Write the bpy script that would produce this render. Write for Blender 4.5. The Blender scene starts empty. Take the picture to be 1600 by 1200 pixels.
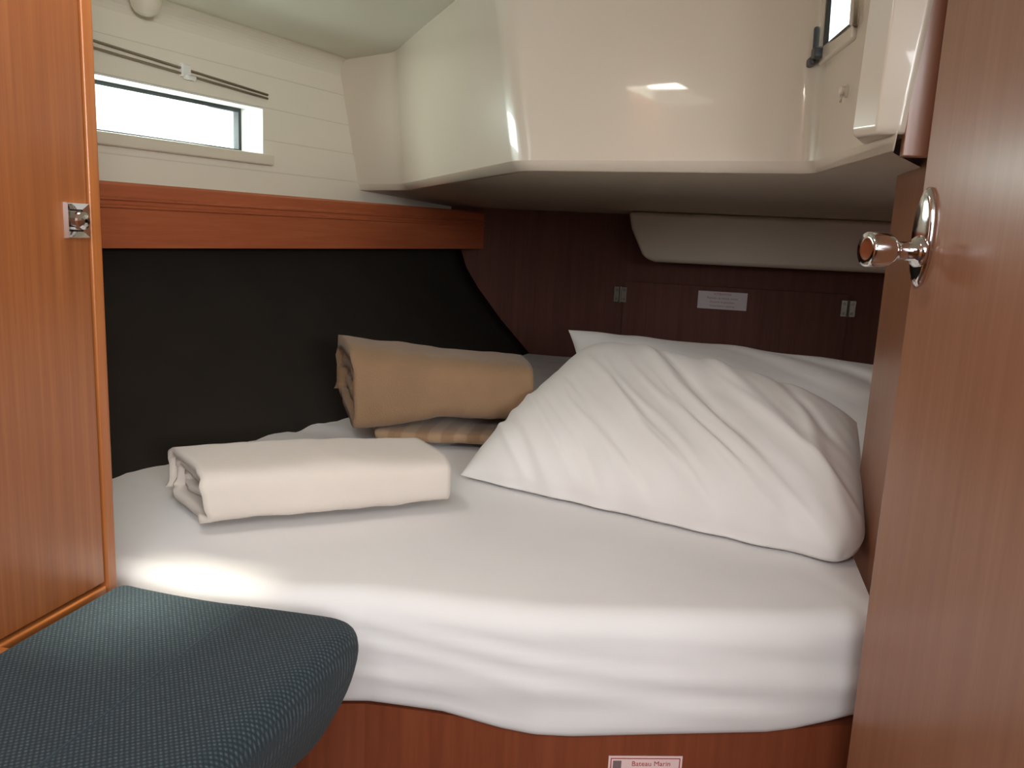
import bpy, bmesh, math, random
import numpy as np
from mathutils import Vector, Matrix, noise

C = bpy.context.scene.collection
random.seed(4)
R = math.radians

# ------------------------------------------------------------------ camera
def make_camera():
    yaw, pitch, roll = R(13.5), R(10.5), R(2.66)
    fw = Vector((-math.sin(yaw) * math.cos(pitch), math.cos(yaw) * math.cos(pitch), -math.sin(pitch)))
    r0 = Vector((math.cos(yaw), math.sin(yaw), 0))
    u0 = r0.cross(fw)
    r = math.cos(roll) * r0 + math.sin(roll) * u0
    u = -math.sin(roll) * r0 + math.cos(roll) * u0
    cd = bpy.data.cameras.new('camera')
    cd.sensor_width = 36
    cd.lens = 1300 / 1600 * 36
    cd.clip_start = 0.02
    co = bpy.data.objects.new('camera', cd)
    m = Matrix.Identity(4)
    for i in range(3):
        m[i][0], m[i][1], m[i][2] = r[i], u[i], -fw[i]
    m.translation = (0, 0, 1.22)
    co.matrix_world = m
    C.objects.link(co)
    bpy.context.scene.camera = co
make_camera()

# ------------------------------------------------------------------ world, sun, large lights, exposure
vs = bpy.context.scene.view_settings
vs.view_transform = 'Standard'
vs.look = 'None'
vs.exposure = -0.38
vs.gamma = 1.0
vs.use_curve_mapping = False
W = bpy.data.worlds.new('sky')
bpy.context.scene.world = W
W.use_nodes = True
bg = W.node_tree.nodes['Background']
bg.inputs[0].default_value = (0.92, 0.98, 1.0, 1)
bg.inputs[1].default_value = 3.2

def area(name, loc, target, sx, sy, power, col):
    l = bpy.data.lights.new(name, 'AREA')
    l.shape = 'RECTANGLE'
    l.size, l.size_y = sx, sy
    l.energy = power
    l.color = col
    o = bpy.data.objects.new(name, l)
    o.location = loc
    o.rotation_euler = (Vector(target) - Vector(loc)).to_track_quat('-Z', 'Y').to_euler()
    C.objects.link(o)
    return o
SUN_DIR = Vector((0.0, 0.055, -0.855)).normalized()
sl = bpy.data.lights.new('sun', 'SUN')
sl.energy = 10
sl.angle = R(9)
sl.color = (1.0, 0.96, 0.80)
so = bpy.data.objects.new('sun', sl)
so.rotation_euler = SUN_DIR.to_track_quat('-Z', 'Y').to_euler()
so.location = (-0.5, 0.7, 4)
C.objects.link(so)
area('added_bed_fill', (0.05, -0.35, 1.83), (0.0, 1.15, 0.8), 0.8, 0.6, 24, (0.94, 0.97, 1.0))  # added fill lamp, high and unseen, to brighten sheet and pillows
area('companionway_daylight', (0.40, -1.30, 1.50), (-0.1, 1.2, 0.95), 0.8, 0.7, 7, (0.95, 0.97, 1.0))
area('added_wall_fill', (0.95, -0.9, 1.45), (-1.15, 1.45, 1.42), 0.6, 0.3, 7, (0.97, 0.99, 1.0)).data.spread = R(75)  # added lamp out of view, brightens the cream left wall
area('hatch_daylight', (-0.555, 0.715, 1.70), (-0.50, 0.95, 0.8), 0.20, 0.16, 4.2, (1.0, 0.99, 0.95))
area('window_daylight', (-1.30, 1.66, 1.43), (-0.3, 1.55, 1.35), 0.50, 0.11, 3.6, (0.90, 1.0, 0.93))

# ------------------------------------------------------------------ materials
def sr(r, g, b):
    def f(c):
        c /= 255
        return c / 12.92 if c <= 0.04045 else ((c + 0.055) / 1.055) ** 2.4
    return (f(r), f(g), f(b), 1)

def new_mat(name, rough=0.5, metal=0.0, coat=0.0, spec=0.5):
    m = bpy.data.materials.new(name)
    m.use_nodes = True
    b = m.node_tree.nodes['Principled BSDF']
    b.inputs['Roughness'].default_value = rough
    b.inputs['Metallic'].default_value = metal
    b.inputs['Coat Weight'].default_value = coat
    b.inputs['Coat Roughness'].default_value = 0.035
    b.inputs['Specular IOR Level'].default_value = spec
    return m, m.node_tree, b

def coords(nt, scale=(1, 1, 1), rot=(0, 0, 0)):
    tc = nt.nodes.new('ShaderNodeTexCoord')
    mp = nt.nodes.new('ShaderNodeMapping')
    mp.inputs['Scale'].default_value = scale
    mp.inputs['Rotation'].default_value = rot
    nt.links.new(tc.outputs['Object'], mp.inputs['Vector'])
    return mp.outputs['Vector']

def noise_node(nt, vec, scale=1, detail=4, rough=0.55):
    n = nt.nodes.new('ShaderNodeTexNoise')
    n.inputs['Scale'].default_value = scale
    n.inputs['Detail'].default_value = detail
    n.inputs['Roughness'].default_value = rough
    nt.links.new(vec, n.inputs['Vector'])
    return n.outputs['Fac']

def ramp(nt, fac, stops):
    r = nt.nodes.new('ShaderNodeValToRGB')
    el = r.color_ramp.elements
    el[0].position, el[0].color = stops[0]
    el[1].position, el[1].color = stops[-1]
    for p, c in stops[1:-1]:
        e = el.new(p)
        e.color = c
    nt.links.new(fac, r.inputs['Fac'])
    return r.outputs['Color']

def bump(nt, b, h, strength, dist):
    n = nt.nodes.new('ShaderNodeBump')
    n.inputs['Strength'].default_value = strength
    n.inputs['Distance'].default_value = dist
    nt.links.new(h, n.inputs['Height'])
    nt.links.new(n.outputs['Normal'], b.inputs['Normal'])
    return n

def wood(name, dark, mid, light, grain=(70, 70, 2.2), rough=0.28, coat=0.35, spec=0.5):
    m, nt, b = new_mat(name, rough, 0, coat, spec)
    b.inputs['Coat Roughness'].default_value = 0.2
    v = coords(nt, grain)
    f = noise_node(nt, v, 1.0, 6, 0.6)
    v2 = coords(nt, tuple(g * 3.3 for g in grain))
    f2 = noise_node(nt, v2, 1.0, 3, 0.6)
    mx = nt.nodes.new('ShaderNodeMath')
    mx.operation = 'MULTIPLY_ADD'
    mx.inputs[1].default_value = 0.35
    nt.links.new(f2, mx.inputs[0])
    sc = nt.nodes.new('ShaderNodeMath')
    sc.operation = 'MULTIPLY'
    sc.inputs[1].default_value = 0.65
    nt.links.new(f, sc.inputs[0])
    nt.links.new(sc.outputs[0], mx.inputs[2])
    col = ramp(nt, mx.outputs[0], [(0.32, dark), (0.5, mid), (0.68, light)])
    nt.links.new(col, b.inputs['Base Color'])
    bump(nt, b, mx.outputs[0], 0.06, 0.0006)
    return m

def plain(name, col, rough=0.5, metal=0.0, coat=0.0, var=0.05, nscale=14, bs=0.0, bd=0.001):
    m, nt, b = new_mat(name, rough, metal, coat)
    v = coords(nt)
    f = noise_node(nt, v, nscale, 3)
    lo = tuple(c * (1 - var) for c in col[:3]) + (1,)
    hi = tuple(min(1, c * (1 + var)) for c in col[:3]) + (1,)
    nt.links.new(ramp(nt, f, [(0.3, lo), (0.7, hi)]), b.inputs['Base Color'])
    if bs:
        bump(nt, b, noise_node(nt, v, nscale * 20, 2), bs, bd)
    return m

def fabric(name, col, var=0.04, weave=900, bs=0.25, bd=0.0006, rough=0.9, sheen=0.15):
    m, nt, b = new_mat(name, rough, 0, 0, 0.2)
    b.inputs['Sheen Weight'].default_value = sheen
    v = coords(nt)
    f = noise_node(nt, v, 9, 4)
    lo = tuple(c * (1 - var) for c in col[:3]) + (1,)
    hi = tuple(min(1, c * (1 + var)) for c in col[:3]) + (1,)
    nt.links.new(ramp(nt, f, [(0.3, lo), (0.7, hi)]), b.inputs['Base Color'])
    bump(nt, b, noise_node(nt, v, weave, 2), bs, bd)
    return m

def woven(name):
    m, nt, b = new_mat(name, 0.85, 0, 0, 0.25)
    b.inputs['Sheen Weight'].default_value = 0.08
    v = coords(nt, (1, 1, 1), (0, 0, R(-38)))
    def wave(axis, s):
        w = nt.nodes.new('ShaderNodeTexWave')
        w.wave_type = 'BANDS'
        w.bands_direction = axis
        w.inputs['Scale'].default_value = s
        w.inputs['Distortion'].default_value = 2.4
        w.inputs['Detail'].default_value = 1
        w.inputs['Detail Scale'].default_value = 30
        nt.links.new(v, w.inputs['Vector'])
        return w.outputs['Fac']
    a, c = wave('X', 80), wave('Y', 70)
    mu = nt.nodes.new('ShaderNodeMath')
    mu.operation = 'MULTIPLY'
    nt.links.new(a, mu.inputs[0])
    nt.links.new(c, mu.inputs[1])
    nz = noise_node(nt, coords(nt), 320, 2)
    m2 = nt.nodes.new('ShaderNodeMath')
    m2.operation = 'MULTIPLY'
    nt.links.new(mu.outputs[0], m2.inputs[0])
    nt.links.new(nz, m2.inputs[1])
    col = ramp(nt, m2.outputs[0], [(0.02, sr(32, 44, 50)), (0.22, sr(42, 56, 62)), (0.52, sr(80, 98, 104))])
    nt.links.new(col, b.inputs['Base Color'])
    bump(nt, b, mu.outputs[0], 0.5, 0.0015)
    return m

def striped(name, axis_x=(1, 0, 0)):
    m, nt, b = new_mat(name, 0.95, 0, 0, 0.2)
    b.inputs['Sheen Weight'].default_value = 0.2
    w = nt.nodes.new('ShaderNodeTexWave')
    w.wave_type = 'BANDS'
    w.bands_direction = 'X'
    w.inputs['Scale'].default_value = 6.5
    w.inputs['Distortion'].default_value = 0.4
    nt.links.new(coords(nt), w.inputs['Vector'])
    nt.links.new(ramp(nt, w.outputs['Fac'], [(0.35, sr(146, 116, 88)), (0.65, sr(162, 134, 106))]), b.inputs['Base Color'])
    bump(nt, b, noise_node(nt, coords(nt), 420, 2), 0.5, 0.002)
    return m

def lining(name, col):
    """cream foam-backed lining with thin horizontal seams"""
    m, nt, b = new_mat(name, 0.55, 0, 0.0)
    tc = nt.nodes.new('ShaderNodeTexCoord')
    sp = nt.nodes.new('ShaderNodeSeparateXYZ')
    nt.links.new(tc.outputs['Object'], sp.inputs[0])
    fr = nt.nodes.new('ShaderNodeMath')
    fr.operation = 'MULTIPLY'
    fr.inputs[1].default_value = 1 / 0.077
    nt.links.new(sp.outputs['Z'], fr.inputs[0])
    f2 = nt.nodes.new('ShaderNodeMath')
    f2.operation = 'FRACT'
    nt.links.new(fr.outputs[0], f2.inputs[0])
    lo = tuple(c * 0.72 for c in col[:3]) + (1,)
    cr = ramp(nt, f2.outputs[0], [(0.0, lo), (0.028, col), (1.0, col)])
    nt.links.new(cr, b.inputs['Base Color'])
    bump(nt, b, ramp(nt, f2.outputs[0], [(0.0, (0, 0, 0, 1)), (0.05, (1, 1, 1, 1)), (1.0, (1, 1, 1, 1))]), 0.5, 0.001)
    return m

M = {
    'locker': wood('orange_teak', sr(133, 76, 41), sr(147, 86, 47), sr(161, 99, 56), (95, 95, 2.0), 0.30, 0.3),
    'locker_frame': wood('orange_teak_frame', sr(154, 88, 42), sr(167, 98, 49), sr(178, 110, 57), (80, 80, 3), 0.32, 0.3),
    'locker_rail': wood('orange_teak_rail', sr(154, 88, 42), sr(167, 98, 49), sr(178, 110, 57), (80, 3, 80), 0.32, 0.3),
    'door': wood('door_veneer', sr(150, 102, 75), sr(158, 109, 81), sr(166, 118, 89), (60, 60, 1.6), 0.30, 0.35),
    'shelf': wood('red_mahogany_rail', sr(164, 86, 54), sr(176, 95, 60), sr(186, 105, 68), (8, 3.0, 90), 0.32, 0.3),
    'bulkhead': wood('dark_mahogany', sr(92, 58, 50), sr(100, 64, 55), sr(108, 70, 60), (50, 50, 2), 0.6, 0.0, 0.15),
    'base': wood('berth_mahogany', sr(116, 58, 36), sr(126, 65, 41), sr(136, 72, 46), (50, 50, 3), 0.35, 0.2),
    'gap_shade': plain('dark_gap_shade', sr(48, 20, 10), 0.8),  # shade of the door gaps put into the locker carcass colour
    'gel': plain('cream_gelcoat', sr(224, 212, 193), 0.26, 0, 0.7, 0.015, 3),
    'gel_under_shade': plain('cream_gelcoat_shaded', sr(198, 187, 170), 0.45, 0, 0, 0.02, 5),  # darker copy of the cream, underside and pod shade put into the colour
    'ceil': plain('white_headlining', sr(226, 224, 206), 0.45, 0, 0.1, 0.02, 4),
    'lining': lining('cream_lining', sr(238, 230, 212)),
    'lining_plain': plain('cream_lining_plain', sr(232, 225, 206), 0.55, 0, 0, 0.01),
    'cream': plain('cream_plastic', sr(226, 216, 196), 0.35, 0, 0.1, 0.02),
    'white': plain('white_plastic', sr(236, 236, 228), 0.35),
    'hull': fabric('black_hull_cloth', sr(42, 37, 32), 0.08, 500, 0.3, 0.001, 1.0, 0.0),
    'sheet': fabric('white_cotton_sheet', sr(228, 224, 222), 0.015, 700, 0.15, 0.0004),
    'pillow': fabric('white_pillowcase', sr(233, 228, 224), 0.012, 700, 0.12, 0.0004),
    'towel': fabric('white_terry', sr(212, 201, 190), 0.02, 600, 0.3, 0.0008),
    'blanket': fabric('beige_wool', sr(144, 114, 86), 0.08, 380, 0.6, 0.002),
    'striped': striped('striped_wool'),
    'cushion': woven('teal_weave'),
    'seam': fabric('teal_seam_thread', sr(46, 60, 66), 0.1, 500, 0.4),
    'chrome': plain('polished_chrome', sr(222, 222, 222), 0.07, 1.0, 0, 0.01),
    'dim_chrome': plain('brushed_nickel', sr(112, 106, 98), 0.35, 1.0, 0, 0.03),
    'black': plain('black_rubber', sr(30, 32, 36), 0.4),
    'grey_lever': plain('dark_grey_plastic', sr(62, 66, 70), 0.35),
    'rail': plain('track_shadow_brown', sr(140, 124, 104), 0.5),
    'paper': plain('sticker_paper', sr(196, 186, 186), 0.4, 0, 0, 0.02),
    'paper_pink': plain('sticker_pale_pink', sr(232, 202, 198), 0.4, 0, 0, 0.02),
    'red': plain('red_ink', sr(168, 62, 62), 0.5),
    'ink': plain('grey_ink', sr(120, 104, 104), 0.5),
    'floor': wood('teak_floor', sr(92, 54, 30), sr(112, 66, 38), sr(128, 80, 46), (60, 2.5, 60)),
    'saloon': wood('saloon_teak', sr(150, 90, 48), sr(172, 106, 60), sr(188, 122, 72), (40, 40, 2)),
}
def glass():
    m = bpy.data.materials.new('clear_glass')
    m.use_nodes = True
    nt = m.node_tree
    nt.nodes.clear()
    o = nt.nodes.new('ShaderNodeOutputMaterial')
    t = nt.nodes.new('ShaderNodeBsdfTransparent')
    t.inputs[0].default_value = (0.95, 0.98, 0.98, 1)
    g = nt.nodes.new('ShaderNodeBsdfGlossy')
    g.inputs['Roughness'].default_value = 0.03
    x = nt.nodes.new('ShaderNodeMixShader')
    x.inputs[0].default_value = 0.06
    nt.links.new(t.outputs[0], x.inputs[1])
    nt.links.new(g.outputs[0], x.inputs[2])
    nt.links.new(x.outputs[0], o.inputs[0])
    return m
M['glass'] = glass()

# ------------------------------------------------------------------ mesh helpers
class MB:
    def __init__(s):
        s.v, s.f = [], []
    def add(s, vs, fs):
        k = len(s.v)
        s.v += [tuple(map(float, p)) for p in vs]
        s.f += [tuple(i + k for i in f) for f in fs]
        return s
    def box(s, x0, x1, y0, y1, z0, z1, T=None):
        vs = [(x, y, z) for z in (z0, z1) for x, y in ((x0, y0), (x1, y0), (x1, y1), (x0, y1))]
        if T:
            vs = [T(*p) for p in vs]
        return s.add(vs, [(0, 3, 2, 1), (4, 5, 6, 7), (0, 1, 5, 4), (1, 2, 6, 5), (2, 3, 7, 6), (3, 0, 4, 7)])
    def prism(s, bottom, top):
        """two matching 3D loops capped at both ends"""
        n = len(bottom)
        return s.add(list(bottom) + list(top),
                     [tuple(range(n - 1, -1, -1)), tuple(range(n, 2 * n))] +
                     [(i, (i + 1) % n, n + (i + 1) % n, n + i) for i in range(n)])
    def grid(s, rows, closed=False):
        nr, nc = len(rows), len(rows[0])
        vs = [p for r in rows for p in r]
        fs = []
        for i in range(nr - 1):
            for j in range(nc if closed else nc - 1):
                a, b = i * nc + j, i * nc + (j + 1) % nc
                fs.append((a, b, b + nc, a + nc))
        return s.add(vs, fs)
    def lathe(s, prof, origin, axis, seg=28, ref=(0, 0, 1)):
        """prof = [(radius, height)] along axis"""
        a = Vector(axis).normalized()
        e1 = a.cross(Vector(ref)).normalized()
        e2 = a.cross(e1)
        o = Vector(origin)
        rows = []
        for r, h in prof:
            rows.append([tuple(o + a * h + e1 * (r * math.cos(2 * math.pi * k / seg)) + e2 * (r * math.sin(2 * math.pi * k / seg))) for k in range(seg)])
        k0 = len(s.v)
        s.grid(rows, True)
        s.f.append(tuple(k0 + i for i in range(seg)))
        s.f.append(tuple(k0 + (len(rows) - 1) * seg + i for i in range(seg - 1, -1, -1)))
        return s
    def tube(s, pts, r, seg=10):
        pts = [Vector(p) for p in pts]
        rows = []
        for i, p in enumerate(pts):
            t = (pts[min(i + 1, len(pts) - 1)] - pts[max(i - 1, 0)]).normalized()
            e1 = t.cross(Vector((0.13, 0.31, 0.94))).normalized()
            e2 = t.cross(e1)
            rows.append([tuple(p + e1 * (r * math.cos(2 * math.pi * k / seg)) + e2 * (r * math.sin(2 * math.pi * k / seg))) for k in range(seg)])
        k0 = len(s.v)
        s.grid(rows, True)
        s.f.append(tuple(k0 + i for i in range(seg)))
        s.f.append(tuple(k0 + (len(rows) - 1) * seg + i for i in range(seg - 1, -1, -1)))
        return s

OFF = {}
def finish(name, me, mat, parent=None, origin=None, bevel=0, seg=2, smooth=True, subd=0, wn=True, solid=0):
    o = bpy.data.objects.new(name, me)
    off = OFF[parent.name] if parent else Vector(origin if origin is not None else base_of(me))
    me.transform(Matrix.Translation(-off))
    OFF[o.name] = off
    C.objects.link(o)
    if parent:
        o.parent = parent
    else:
        o.location = off
    for m in (mat if isinstance(mat, (list, tuple)) else [mat]):
        me.materials.append(M[m])
    if smooth:
        for p in me.polygons:
            p.use_smooth = True
    if solid:
        q = o.modifiers.new('solid', 'SOLIDIFY')
        q.thickness = solid
        q.offset = 0
    if bevel:
        q = o.modifiers.new('bevel', 'BEVEL')
        q.width = bevel
        q.segments = seg
        q.limit_method = 'ANGLE'
        q.angle_limit = R(30)
    if subd:
        q = o.modifiers.new('subd', 'SUBSURF')
        q.levels = q.render_levels = subd
    if wn and bevel:
        q = o.modifiers.new('wn', 'WEIGHTED_NORMAL')
        q.keep_sharp = True
    return o
def base_of(me):
    a = np.array([v.co for v in me.vertices])
    lo, hi = a.min(0), a.max(0)
    return ((lo[0] + hi[0]) / 2, (lo[1] + hi[1]) / 2, lo[2])
def mesh(name, mb, fix=True):
    me = bpy.data.meshes.new(name)
    me.from_pydata(mb.v, [], mb.f)
    if fix:
        bm = bmesh.new()
        bm.from_mesh(me)
        bmesh.ops.remove_doubles(bm, verts=bm.verts, dist=1e-6)
        bmesh.ops.recalc_face_normals(bm, faces=bm.faces)
        bm.to_mesh(me)
        bm.free()
    return me
def obj(name, mb, mat, parent=None, **k):
    return finish(name, mesh(name, mb), mat, parent, **k)
def tag(o, label, cat, group=None):
    o['label'], o['category'] = label, cat
    if group:
        o['group'] = group
    return o
def thing(name, label, cat, loc, group=None):
    o = bpy.data.objects.new(name, None)
    o.empty_display_size = 0.05
    C.objects.link(o)
    o.location = loc
    OFF[o.name] = Vector(loc)
    return tag(o, label, cat, group)
def struct(name, mb, mat, **k):
    o = obj(name, mb, mat, **k)
    o['kind'] = 'structure'
    return o
def text_mesh(name, body, size, mat, parent, M4, spacing=1.0):
    cu = bpy.data.curves.new(name, 'FONT')
    cu.body = body
    cu.size = size
    cu.align_x = 'CENTER'
    cu.align_y = 'CENTER'
    cu.extrude = 0.0001
    cu.space_character = spacing
    t = bpy.data.objects.new('tmp', cu)
    C.objects.link(t)
    dg = bpy.context.evaluated_depsgraph_get()
    me = bpy.data.meshes.new_from_object(t.evaluated_get(dg))
    bpy.data.objects.remove(t)
    me.transform(M4)
    me.name = name
    me.materials.clear()
    return finish(name, me, mat, parent, smooth=False)
def lerp(a, b, t):
    return a + (b - a) * t
def interp(x, xs, ys):
    return float(np.interp(x, xs, ys))
def sm(a, b, x):
    t = min(1, max(0, (x - a) / (b - a)))
    return t * t * (3 - 2 * t)

# ------------------------------------------------------------------ hull direction
AZ = R(13)
DIR = Vector((math.sin(AZ), math.cos(AZ), 0))
OUT = Vector((-math.cos(AZ), math.sin(AZ), 0))
PF = Vector((-0.80, 2.82, 0))
def H(Y, off, z):
    """point on a plane parallel to the shelf front, off metres outboard, whose fore-aft coordinate is Y"""
    p = PF + OUT * off
    t = (Y - p.y) / DIR.y
    q = p + DIR * t
    return (q.x, q.y, z)

# ------------------------------------------------------------------ setting: floor, ceiling, walls
struct('floor', MB().box(-1.7, 1.5, -2.0, 2.9, -0.04, 0.0), 'floor', smooth=False)

struct('ceiling.001', MB().box(-1.7, 1.5, -2.0, 0.0, 1.86, 1.92), 'ceil', smooth=False)
struct('wall_back', MB().box(-1.25, 1.5, 2.82, 2.88, 0.0, 1.40), 'bulkhead', smooth=False)
struct('wall_saloon_left', MB().box(-1.70, -1.64, -2.0, 0.30, 0.0, 1.9), 'saloon', smooth=False)
struct('wall_saloon_rear', MB().box(-1.7, 1.5, -2.06, -2.0, 0.0, 1.9), 'saloon', smooth=False)
struct('wall_starboard', MB().box(1.5, 1.56, -2.0, 1.0, 0.0, 1.9).box(1.5, 1.56, 1.0, 2.9, 0.0, 1.40), 'saloon', smooth=False)
WR = [(0.222, 1.25), (0.235, 0.957), (0.275, 0.957), (0.275, 1.25)]
struct('wall_right', MB().prism([(x, y, 0.0) for x, y in WR], [(x, y, 1.655) for x, y in WR]), 'door', bevel=0.002)
struct('trim_2', MB().box(0.1745, 0.27, 0.9665, 0.984, 1.314, 1.655), 'door', bevel=0.001)
def cove():
    pr = [(WOFF, 1.654), (WOFF, 1.615)]
    for k in range(9):
        a = k / 8 * math.pi / 2
        pr.append((WOFF - 0.0005 - 0.040 * (1 - math.cos(a)), 1.615 + 0.0395 * math.sin(a)))
    return MB().prism([H(0.72, o, z) for o, z in pr], [H(2.24, o, z) for o, z in pr])

# cream lining of the hull above the shelf, with a window opening
WOFF = 0.12
Y0, YA, YB, Y1 = 0.70, 1.20, 1.932, 2.84
Z0, ZA, ZB, Z1 = 1.18, 1.372, 1.489, 1.68
def cream_wall():
    mb = MB()
    ys, zs = [Y0, YA, YB, Y1], [Z0, ZA, ZB, Z1]
    for off in (WOFF, WOFF + 0.055):
        vs = [H(y, off, z) for z in zs for y in ys]
        mb.add(vs, [(j * 4 + i, j * 4 + i + 1, j * 4 + i + 5, j * 4 + i + 4) for j in range(3) for i in range(3) if not (i == 1 and j == 1)])
    for a, b in (((YA, ZA), (YB, ZA)), ((YB, ZA), (YB, ZB)), ((YB, ZB), (YA, ZB)), ((YA, ZB), (YA, ZA)),
                 ((Y0, Z0), (Y1, Z0)), ((Y1, Z0), (Y1, Z1)), ((Y1, Z1), (Y0, Z1)), ((Y0, Z1), (Y0, Z0))):
        mb.add([H(a[0], WOFF, a[1]), H(b[0], WOFF, b[1]), H(b[0], WOFF + 0.055, b[1]), H(a[0], WOFF + 0.055, a[1])], [(0, 1, 2, 3)])
    return mb
struct('wall_left', cream_wall(), 'lining', smooth=False)
struct('trim_3', cove(), 'lining_plain', smooth=False)

# window_1: reveal liner, black gasket, pane, sill
def ring(ya, yb, za, zb, w, o0, o1):
    mb = MB()
    f = lambda y, o, z: H(y, o, z)
    T = lambda y, o, z: f(y, o, z)
    for a in ((ya, yb, zb - w, zb), (ya, yb, za, za + w), (ya, ya + w, za + w, zb - w), (yb - w, yb, za + w, zb - w)):
        mb.box(a[0], a[1], o0, o1, a[2], a[3], T)
    return mb
w1 = struct('window_1', ring(YA + 0.001, YB - 0.001, ZA + 0.001, ZB - 0.001, 0.004, WOFF - 0.002, WOFF + 0.056), 'white', smooth=False)
g1 = obj('gasket', ring(YA + 0.003, YB - 0.003, ZA + 0.003, ZB - 0.003, 0.011, WOFF + 0.056, WOFF + 0.070), 'black', w1, smooth=False)
pn = MB().box(YA, YB, WOFF + 0.062, WOFF + 0.065, ZA, ZB, lambda y, o, z: H(y, o, z))
obj('pane', pn, 'glass', w1, smooth=False)
sl_ = MB().box(YA - 0.01, YB + 0.018, WOFF - 0.016, WOFF, ZA - 0.022, ZA + 0.0045, lambda y, o, z: H(y, o, z))
obj('sill', sl_, 'cream', w1, bevel=0.004)

# black cloth hull panel under the shelf
def hull_panel():
    mb = MB()
    ys = [0.62, 0.80, 1.11, 1.40, 1.69, 2.05, 2.45, 2.82]
    gz = [1.165, 1.141, 1.084, 1.014, 0.909, 0.808, 0.70, 0.55]
    gp = [0.0, 0.02, 0.10, 0.28, 0.62, 1.0, 1.38, 1.9]
    rows = []
    for z, g in zip(gz, gp):
        row = []
        for Y in np.linspace(0.62, 2.82, 24):
            xb = interp(Y, [0.62, 0.80, 1.11, 1.693, 2.3, 2.82], [-1.05, -1.0, -0.925, -0.765, -0.68, -0.630])
            xt = H(Y, 0.085, 0)[0]
            row.append((lerp(xt, xb, g), Y, z))
        rows.append(row)
    mb.grid(rows)
    rows2 = [[(x - 0.03, y, z) for x, y, z in r] for r in rows]
    mb.grid(rows2)
    for a, b in ((rows[0], rows2[0]), (rows[-1], rows2[-1])):
        mb.grid([a, b])
    mb.grid([[r[0] for r in rows], [r[0] for r in rows2]])
    mb.grid([[r[-1] for r in rows], [r[-1] for r in rows2]])
    return mb
struct('wall_hull', hull_panel(), 'hull')

# ------------------------------------------------------------------ shelf with moulded front
sh = thing('shelf', 'long red brown wooden shelf with grooved front rail below the window', 'shelf', H(1.7, 0.05, 1.15))
prof = [(0.0, 1.150), (0.0, 1.225), (-0.004, 1.2275), (-0.004, 1.231), (0.0, 1.2335), (0.0, 1.2395), (-0.004, 1.242), (-0.004, 1.2455), (0.001, 1.248), (0.001, 1.270),
        (0.004, 1.2755), (0.016, 1.2755), (0.019, 1.271), (0.019, 1.150)]
def extr(prof, ya, yb):
    return MB().prism([H(ya, o, z) for o, z in prof], [H(yb, o, z) for o, z in prof])
obj('front_rail', extr(prof, 0.72, 2.815), 'shelf', sh, smooth=False)
obj('shelf_board', extr([(0.02, 1.168), (0.02, 1.186), (0.118, 1.186), (0.118, 1.168)], 0.72, 2.81), 'shelf', sh, smooth=False)

# ------------------------------------------------------------------ moulded cream box overhead
def fillet(pts, rad, n=7):
    out = [Vector(pts[0])]
    for i in range(1, len(pts) - 1):
        a, b, c = map(Vector, pts[i - 1:i + 2])
        p = b + (a - b).normalized() * rad[i]
        q = b + (c - b).normalized() * rad[i]
        for k in range(n):
            t = k / (n - 1)
            out.append(p * (1 - t) ** 2 + b * 2 * t * (1 - t) + q * t * t)
    out.append(Vector(pts[-1]))
    return out
bot = [(-1.105, 2.325, 1.312), (-0.893, 2.274, 1.316), (-0.347, 1.420, 1.32), (0.119, 1.310, 1.32), (0.167, 0.960, 1.32), (0.206, 1.26, 1.32), (1.45, 1.262, 1.32)]
top = [(-1.110, 2.225, 1.70), (-0.86, 2.10, 1.70), (-0.415, 1.455, 1.70), (0.105, 1.337, 1.70), (0.156, 0.970, 1.70), (0.198, 1.26, 1.70), (1.45, 1.262, 1.70)]
rad = [0, 0.03, 0.035, 0.03, 0.012, 0.01, 0]
B_, T_ = fillet(bot, rad), fillet(top, rad)
cen = Vector((0.2, 2.6, 1.3))
def inset(p, d, z):
    q = Vector((cen.x - p.x, cen.y - p.y, 0)).normalized()
    return Vector((p.x + q.x * d, p.y + q.y * d, z))
box_ = thing('cockpit_moulding', 'large glossy cream faceted moulding hanging from the ceiling above the bed', 'moulding', (-0.1, 1.9, 1.29))
def tp(p, q, z):
    t = (z - p.z) / (q.z - p.z)
    return p + (q - p) * t
rows = [T_]
for z in np.linspace(1.60, 1.345, 5):
    rows.append([tp(p, q, z) for p, q in zip(B_, T_)])
rows.append([tp(p, q, p.z + 0.017) for p, q in zip(B_, T_)])
lip = []
for d, dz in ((0.0, 0.017), (0.0015, 0.0135), (0.011, 0.0015), (0.0145, 0.0), (0.022, 0.0)):
    lip.append([tuple(inset(tp(p, q, p.z + dz), d, p.z + dz)) for p, q in zip(B_, T_)])
# the port opening is cut out of the facet that faces left: leave the side facet to its own panels
HY0, HY1, HZ0, HZ1 = 1.155, 1.300, 1.497, 1.63
mbx = MB()
mbx.grid([[tuple(p) for p in r] for r in rows])
shell = obj('shell', mbx, 'gel', box_)
def cut_box(name, o, corners):
    cb = MB().prism(corners[:4], corners[4:])
    me = mesh(name, cb)
    c = bpy.data.objects.new(name, me)
    C.objects.link(c)
    return c
obj('lip', MB().grid(lip), 'gel', box_)
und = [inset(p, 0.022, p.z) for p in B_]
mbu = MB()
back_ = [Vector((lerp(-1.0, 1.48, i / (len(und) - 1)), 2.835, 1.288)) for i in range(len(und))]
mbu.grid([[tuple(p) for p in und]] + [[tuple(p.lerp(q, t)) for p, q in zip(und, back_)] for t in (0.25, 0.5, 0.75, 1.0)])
obj('underside', mbu, 'gel_under_shade', box_)

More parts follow.
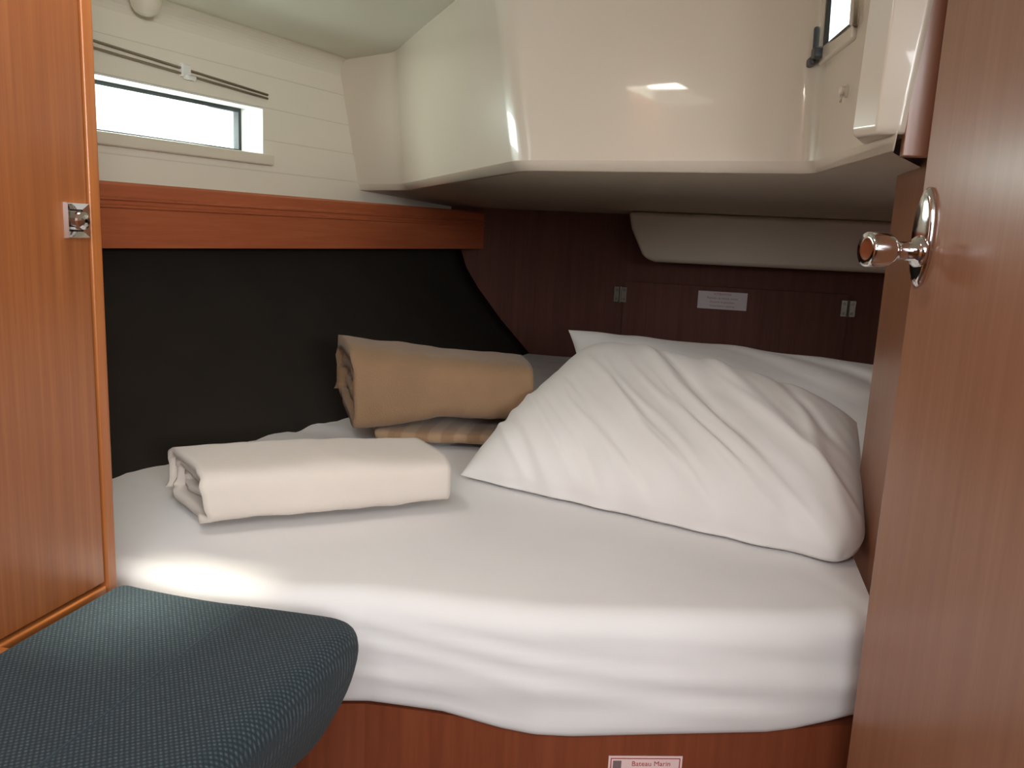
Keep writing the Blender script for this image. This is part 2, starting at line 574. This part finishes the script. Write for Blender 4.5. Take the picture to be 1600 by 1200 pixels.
# ceiling around the moulding, with a hatch opening above the seat
def plate_hole(outer, hole, z0, z1):
    bm = bmesh.new()
    loops = []
    for z in (z0, z1):
        es = []
        vl = []
        for lp in (outer, hole):
            vv = [bm.verts.new((x, y, z)) for x, y in lp]
            vl.append(vv)
            es += [bm.edges.new((vv[i], vv[(i + 1) % len(vv)])) for i in range(len(vv))]
        bmesh.ops.triangle_fill(bm, use_beauty=True, edges=es)
        loops.append(vl)
    for k in range(2):
        a, b = loops[0][k], loops[1][k]
        for i in range(len(a)):
            bm.faces.new((a[i], a[(i + 1) % len(a)], b[(i + 1) % len(a)], b[i]))
    bmesh.ops.recalc_face_normals(bm, faces=bm.faces)
    me = bpy.data.meshes.new('ceiling')
    bm.to_mesh(me)
    bm.free()
    return me
edge = [inset(tp(p, q, 1.66), 0.006, 1.66) for p, q in zip(B_, T_)]
edge = [(p.x, p.y) for p in edge[:-1]]
CEIL = [(-1.7, 0.0), (1.5, 0.0), (1.5, 1.25)] + edge[::-1] + [(-1.09, 2.45), (-1.7, 2.45)]
HOLE = [(-0.650, 0.58), (-0.505, 0.58), (-0.505, 0.765), (-0.650, 0.765)]
cl0 = finish('ceiling', plate_hole(CEIL, HOLE, 1.655, 1.70), 'ceil', smooth=False)
cl0['kind'] = 'structure'

# side facet plane of the moulding and its own frame of reference
S0, S1 = Vector((0.119, 1.310, 1.32)), Vector((0.167, 0.960, 1.32))
SD = (S1 - S0)
SD.z = 0
SL = SD.length
SD.normalize()
SN = Vector((SD.y, -SD.x, 0))
if SN.x > 0:
    SN = -SN
SUP = (Vector((0.110, 1.338, 1.67)) - S0)
def S(t, o, z):
    """t metres along the side facet towards the viewer, o metres out of it, height z"""
    p = S0 + SD * t + SN * o + Vector((0, 0, z - 1.32))
    k = (z - 1.32) / 0.35
    p.x += -0.010 * k
    p.y += 0.022 * k
    return tuple(p)
def col_loop(z, spread):
    k = (z - 1.33) / 0.33
    P = [(0.145, 1.070), (0.127, 1.005), (0.146, 0.972), (0.167, 0.964), (0.175, 0.968), (0.179, 0.985), (0.179, 1.07)]
    out = []
    for i, (x, y) in enumerate(P):
        out.append((x + (0.032 * k if i >= 3 else 0.006 * k), y, z))
    return out
mc = MB()
zz = [1.336, 1.339, 1.346, 1.40, 1.50, 1.655]
ins = [0.010, 0.004, 0.0, 0, 0, 0]
loops = []
for z, i_ in zip(zz, ins):
    lp = col_loop(z, 0)
    loops.append([(lerp(x, 0.185, i_ * 8), lerp(y, 1.03, i_ * 8), zq) for x, y, zq in lp])
for a, b in zip(loops[:-1], loops[1:]):
    mc.grid([a, b], True)
mc.f.append(tuple(range(len(loops[0]))))
obj('column', mc, 'gel', box_, bevel=0.006, seg=3)

# window_2: small opening port in the side of the moulding
def sring(t0, t1, z0, z1, w, o0, o1):
    mb = MB()
    for a in ((t0, t1, z1 - w, z1), (t0, t1, z0, z0 + w), (t0, t0 + w, z0 + w, z1 - w), (t1 - w, t1, z0 + w, z1 - w)):
        mb.box(a[0], a[1], o0, o1, a[2], a[3], S)
    return mb
T0, T1 = 0.004, 0.175
w2 = struct('window_2', sring(T0, T1, 1.468, 1.652, 0.018, -0.004, 0.007), 'gel', bevel=0.004)
obj('gasket', sring(T0 + 0.018, T1 - 0.018, 1.486, 1.634, 0.006, -0.002, 0.004), 'black', w2, smooth=False)
obj('pane', MB().box(T0 + 0.02, T1 - 0.02, -0.001, 0.001, 1.488, 1.632, S), 'glass', w2, smooth=False)
lv = MB()
lv.box(T0 + 0.010, T0 + 0.032, 0.004, 0.018, 1.474, 1.490, S)
lv.box(T0 + 0.016, T0 + 0.024, 0.010, 0.018, 1.485, 1.518, S)
lv.box(T0 - 0.012, T0 + 0.014, 0.010, 0.019, 1.468, 1.480, S)
obj('latch', lv, 'grey_lever', w2, bevel=0.003)

# opening for that port through the shell
cb = cut_box('cutter', shell, [S(T0 + 0.02, -0.05, 1.488), S(T1 - 0.02, -0.05, 1.488), S(T1 - 0.02, 0.05, 1.488), S(T0 + 0.02, 0.05, 1.488),
                               S(T0 + 0.02, -0.05, 1.632), S(T1 - 0.02, -0.05, 1.632), S(T1 - 0.02, 0.05, 1.632), S(T0 + 0.02, 0.05, 1.632)])
md = shell.modifiers.new('port', 'BOOLEAN')
md.operation = 'DIFFERENCE'
md.object = cb
md.solver = 'EXACT'
bpy.context.view_layer.update()
dg = bpy.context.evaluated_depsgraph_get()
nm = bpy.data.meshes.new_from_object(shell.evaluated_get(dg))
shell.modifiers.remove(md)
shell.data = nm
bpy.data.objects.remove(cb)

# small round hook on the moulding
hk = MB()
hk.lathe([(0.0085, 0.0), (0.0085, 0.002), (0.006, 0.003), (0.0045, 0.005), (0.006, 0.007), (0.005, 0.009), (0.0015, 0.010)], S(0.150, 0.0, 1.411), SN, 20)
hk.tube([S(0.150, 0.006, 1.407), S(0.151, 0.008, 1.401), S(0.152, 0.008, 1.397)], 0.002, 8)
tag(obj('coat_hook', hk, 'cream', origin=S(0.150, 0, 1.40)), 'tiny cream hook on the moulding below its small window', 'hook')

# ------------------------------------------------------------------ lower moulded pod against the bulkhead
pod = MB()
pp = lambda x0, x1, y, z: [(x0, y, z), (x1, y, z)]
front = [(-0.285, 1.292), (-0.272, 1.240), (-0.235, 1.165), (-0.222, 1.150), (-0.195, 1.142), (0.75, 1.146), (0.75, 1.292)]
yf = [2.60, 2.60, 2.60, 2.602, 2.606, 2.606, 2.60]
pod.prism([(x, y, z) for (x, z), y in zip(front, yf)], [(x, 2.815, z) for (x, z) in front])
tag(obj('ceiling_pod', pod, 'gel_under_shade', bevel=0.014, seg=4), 'lower grey cream moulded pod on the dark back wall under the big moulding', 'moulding')

# ------------------------------------------------------------------ access panel in the bulkhead
ap = thing('access_panel', 'dark wooden access panel set in the back wall behind the pillows', 'panel', (0.05, 2.815, 0.80))
obj('panel', MB().box(-0.305, 0.405, 2.808, 2.8195, 0.80, 1.068), 'bulkhead', ap, bevel=0.002)
for x in (-0.315, 0.405):
    h = MB()
    h.box(x - 0.021, x - 0.002, 2.8035, 2.8078, 0.998, 1.048)
    h.box(x + 0.002, x + 0.021, 2.8035, 2.8078, 0.998, 1.048)
    h.tube([(x, 2.804, 0.996), (x, 2.804, 1.05)], 0.004, 10)
    for dx in (-0.012, 0.012):
        for dz in (1.008, 1.038):
            h.lathe([(0.004, 0), (0.003, 0.0015)], (x + dx, 2.8035, dz), (0, -1, 0), 10, (0, 0, 1))
    o = obj('hinge', h, 'dim_chrome', ap, smooth=False)
    o['label'] = 'small nickel hinge'
lb = obj('notice_label', MB().box(-0.060, 0.096, 2.8066, 2.8078, 0.995, 1.052), 'paper', ap, smooth=False)
lb['label'] = 'pale notice with faint red and grey print'
FR = Matrix(((1, 0, 0, 0), (0, 0, -1, 0), (0, 1, 0, 0), (0, 0, 0, 1)))
for i, (txt, mt, sz) in enumerate((('ATTENTION', 'red', 0.010), ('Fermer la vanne avant', 'ink', 0.011), ("d'ouvrir le panneau", 'red', 0.010), ('Close before opening', 'ink', 0.009))):
    text_mesh('lettering', txt, sz, mt, lb, Matrix.Translation((0.018, 2.8064, 1.0435 - i * 0.0127)) @ FR)

# ------------------------------------------------------------------ left locker
lk = thing('locker', 'tall orange teak locker at the left edge beside the seat', 'locker', (-0.85, 0.5, 0.0))
XF = -0.635
obj('carcass', MB().box(-1.05, XF - 0.022, 0.05, 0.745, 0.0, 1.65), 'gap_shade', lk, smooth=False)
obj('stile', MB().box(-1.05, XF, 0.7465, 0.762, 0.0, 1.65), 'locker_frame', lk, bevel=0.002)
obj('bottom_rail', MB().box(XF - 0.022, XF, 0.05, 0.7462, 0.60, 0.8075), 'locker_rail', lk, bevel=0.003)
dr = obj('door', MB().box(XF - 0.0215, XF - 0.001, 0.05, 0.7435, 0.8115, 1.645), 'locker', lk, bevel=0.0015)
lt = MB()
xl = XF - 0.001
def latch_plate():
    y0, y1, z0, z1 = 0.710, 0.741, 1.191, 1.227
    lt.add([(xl, y0, z0), (xl, y1, z0), (xl, y1, z1), (xl, y0, z1),
            (xl + 0.005, y0 + 0.001, z0 + 0.001), (xl + 0.005, y1 - 0.001, z0 + 0.001), (xl + 0.005, y1 - 0.001, z1 - 0.001), (xl + 0.005, y0 + 0.001, z1 - 0.001),
            (xl + 0.002, y0 + 0.007, z0 + 0.007), (xl + 0.002, y1 - 0.007, z0 + 0.007), (xl + 0.002, y1 - 0.007, z1 - 0.007), (xl + 0.002, y0 + 0.007, z1 - 0.007)],
           [(0, 1, 5, 4), (1, 2, 6, 5), (2, 3, 7, 6), (3, 0, 4, 7), (4, 5, 9, 8), (5, 6, 10, 9), (6, 7, 11, 10), (7, 4, 8, 11), (8, 9, 10, 11), (3, 2, 1, 0)])
    lt.lathe([(0.0095, 0.0), (0.0095, 0.006), (0.0088, 0.0085), (0.006, 0.0105), (0.002, 0.0112)], (xl + 0.002, 0.7255, 1.209), (1, 0, 0), 24)
latch_plate()
o = obj('push_latch', lt, 'chrome', dr, smooth=False)
o['label'] = 'chrome push button latch'
struct('trim_1', MB().box(-0.70, -0.6225, 0.585, 0.603, 0.0, 0.806), 'locker_frame', bevel=0.003)

# ------------------------------------------------------------------ seat cushion and its base
def rounded_poly(pts, r, n=6):
    P = [Vector(p) for p in pts]
    out = []
    for i, b in enumerate(P):
        a, c = P[i - 1], P[(i + 1) % len(P)]
        rr = r[i]
        p, q = b + (a - b).normalized() * rr, b + (c - b).normalized() * rr
        for k in range(n):
            t = k / (n - 1)
            out.append(p * (1 - t) ** 2 + b * 2 * t * (1 - t) + q * t * t)
    return out
def cushion():
    base = [(-0.6215, 0.30), (-0.343, 0.30), (-0.331, 0.60), (-0.327, 0.774), (-0.465, 0.768), (-0.6215, 0.752)]
    lp = rounded_poly(base, [0.02, 0.03, 0.05, 0.045, 0.04, 0.012])
    c = Vector((-0.47, 0.53))
    rows = []
    levels = [(0.690, 0.060), (0.692, 0.052), (0.700, 0.042), (0.72, 0.026), (0.74, 0.012), (0.76, 0.004), (0.778, 0.0), (0.791, 0.0015), (0.800, 0.0055), (0.8055, 0.012), (0.8085, 0.021), (0.8098, 0.034), (0.8105, 0.06), (0.811, 0.11)]
    for z, d in levels:
        row = []
        for p in lp:
            q = (c - p)
            L = q.length
            q = p + q.normalized() * min(d * (0.12 + 0.88 * sm(-0.62, -0.54, p.x)), L * 0.9)
            row.append((q.x, q.y, z))
        rows.append(row)
    mb = MB()
    mb.grid(rows, True)
    n = len(lp)
    k = len(mb.v) - n
    mb.f.append(tuple(range(k, k + n)))
    mb.f.append(tuple(range(n - 1, -1, -1)))
    return mb
seat = thing('seat_cushion', 'dark teal woven seat cushion beside the orange locker', 'cushion', (-0.47, 0.53, 0.69))
obj('pad', cushion(), 'cushion', seat, subd=1)
sm_pts = []
for i in range(40):
    t = i / 39
    x, y = lerp(-0.462, -0.458, t), lerp(0.7535, 0.31, t)
    e = min(1, (y - 0.28) / 0.2)
    dz = interp(0.768 - y, [0.012, 0.021, 0.034, 0.06, 0.11], [0.8045, 0.8078, 0.8095, 0.8103, 0.811])
    sm_pts.append((x, y, dz - 0.0002))
obj('seam', MB().tube(sm_pts, 0.0012, 8), 'seam', seat)
tag(obj('bench', MB().box(-0.6215, -0.40, 0.30, 0.745, 0.0, 0.689), 'base', bevel=0.003), 'red brown wooden bench body under the teal seat cushion', 'bench')

# ------------------------------------------------------------------ berth base with sticker
FX = [-1.0, -0.45, -0.36, -0.16, 0.02, 0.13, 0.20, 0.72]
FY = [0.80, 0.806, 0.835, 0.850, 0.9059, 0.940, 0.974, 1.10]
bb = thing('berth_base', 'red mahogany base board under the front of the bed', 'bed base', (-0.1, 1.0, 0.0))
lo, hi = [], []
xs = np.linspace(-0.98, 0.218, 40)
fr = [(x, interp(x, FX, FY) + 0.012) for x in xs]
loop = fr + [(0.218, 1.05), (-0.98, 0.95)]
obj('front_board', MB().prism([(x, y, 0.0) for x, y in loop], [(x, y, 0.655) for x, y in loop]), 'base', bb, smooth=False)
a_, b_ = Vector((-0.16, 0.862, 0)), Vector((0.13, 0.952, 0))
td = (b_ - a_).normalized()
nd = Vector((td.y, -td.x, 0))
def FP(t, o, z):
    p = a_ + td * t + nd * o
    return (p.x, p.y, z)
def face_quad(t0, t1, z0, z1, o):
    return MB().box(t0, t1, o - 0.0006, o, z0, z1, FP)
st = obj('sticker', face_quad(0.088, 0.176, 0.545, 0.6195, 0.0012), 'paper_pink', bb, smooth=False)
st['label'] = 'white sticker with a red border'
def frame_ring(t0, t1, z0, z1, w, o):
    mb = MB()
    for q in ((t0, t1, z1 - w, z1), (t0, t1, z0, z0 + w), (t0, t0 + w, z0 + w, z1 - w), (t1 - w, t1, z0 + w, z1 - w)):
        mb.box(q[0], q[1], o - 0.0002, o, q[2], q[3], FP)
    return mb
obj('border', frame_ring(0.0905, 0.1735, 0.548, 0.617, 0.0012, 0.0014), 'red', st, smooth=False)
obj('emblem', face_quad(0.0935, 0.1035, 0.597, 0.6135, 0.0014), 'ink', st, smooth=False)
FM = Matrix((( td.x, 0, nd.x, 0), (td.y, 0, nd.y, 0), (0, 1, 0, 0), (0, 0, 0, 1)))
for i, (txt, sz) in enumerate((('Bateau Marin', 0.0088), ('Instructions', 0.008), ('de montage', 0.008))):
    p = FP(0.139, 0.0014, 0.6095 - i * 0.012)
    text_mesh('lettering', txt, sz, 'red', st, Matrix.Translation(p) @ FM)

# ------------------------------------------------------------------ mattress in its sheet
def nz(x, y, z=0.0, s=1.0):
    return noise.noise(Vector((x * s, y * s, z * s)))
def xL(Y):
    return interp(Y, [0.62, 0.80, 1.11, 1.693, 2.3, 2.82], [-1.05, -1.0, -0.921, -0.758, -0.672, -0.622])
def xR(Y):
    return lerp(0.213, 0.80, sm(1.235, 1.30, Y))
def bed():
    NS, NT = 150, 120
    cols = []
    rows = []
    def wr(x, y):
        a = 0.0
        l = xL(y) + 0.003
        near = math.exp(-max(0, x - l) / 0.28)
        a += 0.0065 * near * nz(x * 1.4 + 3, y * 16 + x * 3, 2)
        a += 0.0030 * near * nz(x * 3 + 1, y * 34 + x * 6, 5)
        a += 0.0022 * nz(x * 3, y * 3, 7) + 0.0009 * nz(x * 9, y * 13, 9)
        return a
    for it in range(NT):
        t = it / (NT - 1)
        t = 1 - (1 - t) ** 1.35
        row = []
        for j in range(NS):
            s = j / (NS - 1)
            xf = lerp(-0.985, 0.213, s)
            fy = interp(xf, FX, FY) + 0.032
            Y = lerp(2.80, fy, t)
            x = lerp(xL(Y) + 0.004, xR(Y), s)
            x = lerp(x, xf, sm(0.85, 1.0, t))
            row.append((x, Y, 0.80 + wr(x, Y)))
        rows.append(row)
    # rounded front edge, hanging face, tucked bottom
    prof = []
    for k in range(1, 9):
        a = k / 8 * math.pi / 2
        prof.append((0.034 * (1 - math.sin(a)) - 0.034, 0.034 * (1 - math.cos(a))))
    for k in range(1, 15):
        prof.append((-0.034 - 0.003 * math.sin(k / 14 * math.pi), 0.034 + k / 14 * 0.095))
    prof += [(-0.031, 0.134), (-0.024, 0.139), (-0.005, 0.142), (0.05, 0.142)]
    for dy, dz in prof:
        row = []
        for j in range(NS):
            s = j / (NS - 1)
            x = lerp(-0.985, 0.213, s)
            fy = interp(x, FX, FY) + 0.032
            q = min(1, dz / 0.142)
            fold = 0.006 * q * nz(x * 3 + 4, dz * 30 + x * 2, 3) + 0.004 * math.sin(q * math.pi) * nz(x * 2.2, dz * 62 - x * 7, 8)
            bias = interp(x, [-0.5, -0.36, -0.27, -0.20, -0.12, 0.10, 0.17, 0.213], [0.0, 0.0, 0.0, -0.010, -0.014, -0.008, 0.002, 0.010]) * sm(0.35, 1.0, q)
            row.append((x, fy + dy - fold, 0.80 - dz + bias + wr(x, fy) * (1 - q)))
        rows.append(row)
    mb = MB()
    mb.grid(rows)
    return mb
tag(obj('mattress', bed(), 'sheet', subd=0), 'wide mattress in a white fitted sheet filling the cabin', 'mattress')

# ------------------------------------------------------------------ pillows
def pillow_mesh(BL, BR, TR, TL, T, folds, seed, NU=120, NV=90, floor_z=0.803, corner=0.0, sag=0.06, pw=2.6):
    BL, BR, TR, TL = map(Vector, (BL, BR, TR, TL))
    n = ((BR - BL).cross(TL - BL)).normalized()
    L, Hh = (BR - BL).length, (TL - BL).length
    def pos(u, v, side):
        # edges are drawn in between the corners
        uu = u + sag * (0.5 - u) * 4 * v * (1 - v) * abs(2 * u - 1) ** 2
        vv = v + sag * (0.5 - v) * 4 * u * (1 - u) * abs(2 * v - 1) ** 2
        p = (BL * (1 - uu) + BR * uu) * (1 - vv) + (TL * (1 - uu) + TR * uu) * vv
        if corner:
            cr = max(0.0, (u - 0.86) / 0.14) ** 2 * max(0.0, (0.24 - v) / 0.24) ** 2
            p = p + ((BL + BR + TL + TR) / 4 - p) * (corner * cr)
        if corner:
            lowv = max(0.0, 1 - v / 0.35) ** 2 * min(1, u / 0.1)
            p = p + Vector((0.2, -1, 0)) * (lowv * (0.016 * nz(u * 3.4 + 2, 3, 7) + 0.008 * nz(u * 11, 5, 2)))
        eu = max(0.0, 1 - abs(2 * u - 1) ** pw)
        ev = max(0.0, 1 - abs(2 * v - 1) ** pw)
        h = T * (eu * ev) ** 0.52
        w = 0.0
        for (u0, v0, u1, v1, wd, am) in folds:
            ax, ay = (u1 - u0) * L, (v1 - v0) * Hh
            px, py = (u - u0) * L, (v - v0) * Hh
            ln = math.hypot(ax, ay)
            s = (px * ax + py * ay) / (ln * ln)
            d = (px * ay - py * ax) / ln + 0.010 * nz(s * 2.5, seed, am * 900)
            if -0.15 < s < 1.15:
                w += am * math.exp(-(d / wd) ** 2) * sm(-0.15, 0.25, s) * (1 - sm(0.75, 1.15, s))
        e = min(1, h / (0.25 * T))
        w = w * (0.35 + 0.65 * e)
        w += 0.004 * nz(u * 5 + seed, v * 4, 1) + 0.0016 * nz(u * 15 + v * 9, v * 8, seed) * e
        if side > 0:
            q = p + n * (h + w)
        else:
            q = p - n * (h * 0.75)
        lim = floor_z + (0.004 if side > 0 else 0.0)
        d = (q.z - lim) / 0.004
        q.z = lim + 0.004 * (math.log1p(math.exp(d)) if d < 30 else d)
        return tuple(q)
    mb = MB()
    f = [[pos(i / NU, j / NV, 1) for i in range(NU + 1)] for j in range(NV + 1)]
    b = [[pos(i / NU, j / NV, -1) for i in range(NU + 1)] for j in range(NV + 1)]
    mb.grid(f)
    mb.grid(b)
    mb.grid([f[0], b[0]])
    mb.grid([f[-1], b[-1]])
    mb.grid([[r[0] for r in f], [r[0] for r in b]])
    mb.grid([[r[-1] for r in f], [r[-1] for r in b]])
    return mb
rf = random.Random(11)
FR_FOLDS = []
for k in range(19):
    u0 = -0.18 + k * 0.044 + rf.uniform(-0.012, 0.012)
    v0 = rf.uniform(0.36, 0.72)
    ln = v0 + rf.uniform(-0.02, 0.10)
    am = rf.uniform(0.002, 0.0055)
    FR_FOLDS.append((u0, v0, u0 + ln * 0.78, v0 - ln, rf.uniform(0.006, 0.011), am * rf.choice((1, 1, -1))))
FR_FOLDS += [(0.25, 0.95, 0.70, 0.30, 0.016, 0.007), (0.32, 0.93, 0.76, 0.28, 0.010, -0.006), (0.50, 0.98, 0.92, 0.30, 0.020, 0.008), (0.82, 0.75, 0.97, 0.10, 0.016, 0.010), (0.72, 0.98, 0.93, 0.55, 0.016, -0.007)]
pf = obj('pillow', pillow_mesh((-0.395, 1.30, 0.806), (0.217, 1.105, 0.808), (0.232, 1.38, 0.945), (-0.240, 1.70, 0.985), 0.092, FR_FOLDS, 3, pw=3.6, sag=-0.015, NU=190, NV=140, corner=0.10), 'pillow', origin=(-0.1, 1.3, 0.80))
tag(pf, 'large creased white pillow in front, propped over the other pillow', 'pillow', 'pillows on the bed')
BK_FOLDS = [(0.45, 0.95, 0.85, 0.55, 0.02, 0.007), (0.60, 0.95, 0.95, 0.62, 0.015, -0.006), (0.7, 0.85, 1.0, 0.75, 0.016, 0.007), (0.05, 0.75, 0.18, 0.98, 0.02, -0.006)]
pb = obj('pillow', pillow_mesh((-0.255, 1.66, 0.83), (0.36, 1.44, 0.83), (0.44, 1.80, 0.975), (-0.325, 1.88, 1.0), 0.062, BK_FOLDS, 8, sag=0.05), 'pillow', origin=(0.0, 1.65, 0.80))
tag(pb, 'white pillow mostly hidden behind the front one, its corner sticking up', 'pillow', 'pillows on the bed')

# ------------------------------------------------------------------ rolled and folded textiles
def spiral_loop(w, h, th, turns, rc, n=26):
    """flattened spiral seen from the end: (across, up) centre line from the outside in"""
    pts = []
    total = int(turns * n * 2)
    for i in range(total + 1):
        a = i / (n * 2) * 2 * math.pi
        k = a / (2 * math.pi) * th * 1.12
        hw, hh = max(0.006, w / 2 - th / 2 - k), max(0.004, h / 2 - th / 2 - k)
        ang = a - math.pi / 2 * 0.2
        c, s_ = math.cos(ang), math.sin(ang)
        e = rc
        x = hw * math.copysign(abs(c) ** e, c)
        y = hh * math.copysign(abs(s_) ** e, s_)
        pts.append((x, y))
    return pts
def roll_mesh(origin, axis, length, w, h, th, turns, seed, rc=0.5, NA=46, sagh=None, drop=None, jag=0.006, flip=1, amp=0.003, shear=0.0, rec=0.006):
    a = Vector(axis).normalized()
    dpt = Vector((-a.y, a.x, 0)) * flip
    o = Vector(origin)
    cl = spiral_loop(w, h, th, turns, rc)
    rows = []
    m = len(cl)
    nrm = []
    for i in range(m):
        p, q = cl[max(0, i - 1)], cl[min(m - 1, i + 1)]
        t = Vector((q[0] - p[0], q[1] - p[1])).normalized()
        nrm.append(Vector((t.y, -t.x)))
    for k in range(NA + 1):
        s = k / NA
        out, inn = [], []
        for i, (x, y) in enumerate(cl):
            lay = i / m * turns
            j0 = jag * (nz(lay * 2.7, seed) + 0.8 * nz(i * 0.21, seed, 4)) + rec * lay
            j1 = -jag * nz(lay * 2.1, seed + 5) - 0.005 * lay
            d = lerp(j0, length + j1, s) + shear * (x + w / 2) * (1 - 0.6 * s)
            yy, xx = y, x
            top = sm(-0.2, 1.0, y / (h / 2))
            g = sagh(s) if sagh else 0.0
            yy += top * g
            if drop:
                yy -= (1 - top) * drop(s) * sm(-0.1, 0.9, -xx / (w / 2))
            wv = amp * nz(s * 4 + lay, i * 0.11, seed) + amp * 0.5 * nz(s * 11, i * 0.2, seed + 2)
            pt = Vector((xx, yy)) + nrm[i] * wv
            for lst, sg in ((out, 0.5), (inn, -0.5)):
                r_ = pt + nrm[i] * (th * sg)
                z = max(0.803, o.z + h / 2 + r_.y)
                P = o + a * d + dpt * (w / 2 + r_.x)
                lst.append((P.x, P.y, z))
        rows.append((out, inn))
    mb = MB()
    mb.grid([r[0] for r in rows])
    mb.grid([r[1] for r in rows])
    mb.grid([rows[0][0], rows[0][1]])
    mb.grid([rows[-1][0], rows[-1][1]])
    mb.grid([[r[0][0] for r in rows], [r[1][0] for r in rows]])
    mb.grid([[r[0][-1] for r in rows], [r[1][-1] for r in rows]])
    return mb
tw = roll_mesh((-0.628, 0.915, 0.803), (0.280, 0.212, 0), 0.350, 0.178, 0.090, 0.012, 2.6, 5, 0.42,
               sagh=lambda s: 0.006 * math.sin(s * 3.1) - 0.008 * s, jag=0.012, shear=-0.25, rec=0.012)
tag(obj('folded_towel', tw, 'towel'), 'thick white towel rolled into a flat bundle at front left of the bed', 'towel')
lw = roll_mesh((-0.598, 1.412, 0.803), (0.965, 0.26, 0), 0.27, 0.20, 0.044, 0.016, 1.4, 21, 0.45, jag=0.006, shear=-0.2)
tag(obj('folded_blanket', lw, 'striped', origin=(-0.47, 1.56, 0.803)), 'flat folded blanket with pale stripes under the plain beige one', 'blanket', 'folded blankets')
ub = roll_mesh((-0.628, 1.380, 0.840), (0.965, 0.26, 0), 0.335, 0.22, 0.153, 0.026, 2.2, 33, 0.5,
               sagh=lambda s: 0.016 * (1 - s) ** 2 - 0.012 * s, drop=lambda s: 0.036 * (1 - sm(0.0, 0.6, s)), jag=0.012, amp=0.005, shear=-0.35, rec=0.008)
tag(obj('folded_blanket', ub, 'blanket', origin=(-0.51, 1.56, 0.842)), 'thick plain beige blanket folded on top of the striped one', 'blanket', 'folded blankets')

# ------------------------------------------------------------------ door at the right with handle
DA = R(160)
dd = Vector((math.sin(DA), math.cos(DA), 0))          # from the free edge towards the hinge
dn = Vector((-dd.y, dd.x, 0))
if dn.x > 0:
    dn = -dn                                            # face seen by the viewer
E0 = Vector((0.190, 0.930, 0))
def D(t, o, z):
    p = E0 + dd * t + dn * o
    return (p.x, p.y, z)
door = struct('door_1', MB().box(0.0, 0.66, -0.036, 0.0, 0.02, 1.64, D), 'door', bevel=0.003, seg=3)
ZH = 1.231
hn = MB()
rows = []
for o_, k in ((0.0, 1.0), (0.003, 1.0), (0.0055, 0.94), (0.0065, 0.82)):
    rows.append([D(0.0165 + 0.0160 * k * math.cos(a), o_, ZH + 0.049 * k * math.sin(a)) for a in np.linspace(0, 2 * math.pi, 41)[:-1]])
hn.grid(rows, True)
hn.f.append(tuple(range(3 * 40, 4 * 40)))
hn.f.append(tuple(range(39, -1, -1)))
es = obj('handle_plate', hn, 'chrome', door, bevel=0)
es['label'] = 'oval chrome handle plate'
kn = MB()
ko = D(0.019, 0.006, ZH - 0.014)
kn.lathe([(0.0155, 0.0), (0.0155, 0.003), (0.013, 0.006), (0.0095, 0.007), (0.0090, 0.021), (0.0088, 0.023), (0.0095, 0.025), (0.0135, 0.029), (0.0165, 0.034), (0.0172, 0.044), (0.0172, 0.0545), (0.0164, 0.056), (0.010, 0.0555), (0.003, 0.0552)], ko, dn, 36)
k_ = obj('handle_knob', kn, 'chrome', door)
k_['label'] = 'chrome knob on a short neck'

# ------------------------------------------------------------------ curtain track above the window
ct = thing('curtain_track', 'curtain track above the left window, two brown bars for its shadow lines', 'curtain rail', H(1.6, WOFF, 1.53))
def track_z(Y, z0, z1):
    return lerp(z0, z1, (Y - 1.497) / (1.934 - 1.497))
for (z0, z1) in ((1.545, 1.520), (1.532, 1.511)):
    obj('rail', MB().tube([H(Y, WOFF - 0.006, track_z(Y, z0, z1)) for Y in (0.95, 1.3, 1.6, 1.94)], 0.0027, 8), 'rail', ct)  # brown bars stand in for the shadow lines of the pale track
cl_ = MB()
Yc = 1.69
cl_.box(Yc - 0.012, Yc + 0.012, WOFF - 0.012, WOFF - 0.0005, 1.517, 1.545, lambda y, o, z: H(y, o, z))
cl_.box(Yc - 0.004, Yc + 0.020, WOFF - 0.018, WOFF - 0.004, 1.512, 1.522, lambda y, o, z: H(y, o, z))
obj('bracket', cl_, 'white', ct, bevel=0.003)

# ------------------------------------------------------------------ ceiling lamp
lp_ = thing('ceiling_lamp', 'small cream dome lamp high on the wall above the window', 'lamp', H(1.555, 0.075, 1.655))
obj('rim', MB().lathe([(0.036, 0.0), (0.036, 0.008), (0.032, 0.011)], H(1.555, 0.075, 1.655), (0, 0, -1), 32, (1, 0, 0)), 'cream', lp_)
obj('dome', MB().lathe([(0.031, 0.010), (0.030, 0.020), (0.027, 0.030), (0.021, 0.038), (0.012, 0.043), (0.003, 0.045)], H(1.555, 0.075, 1.655), (0, 0, -1), 32, (1, 0, 0)), 'cream', lp_)
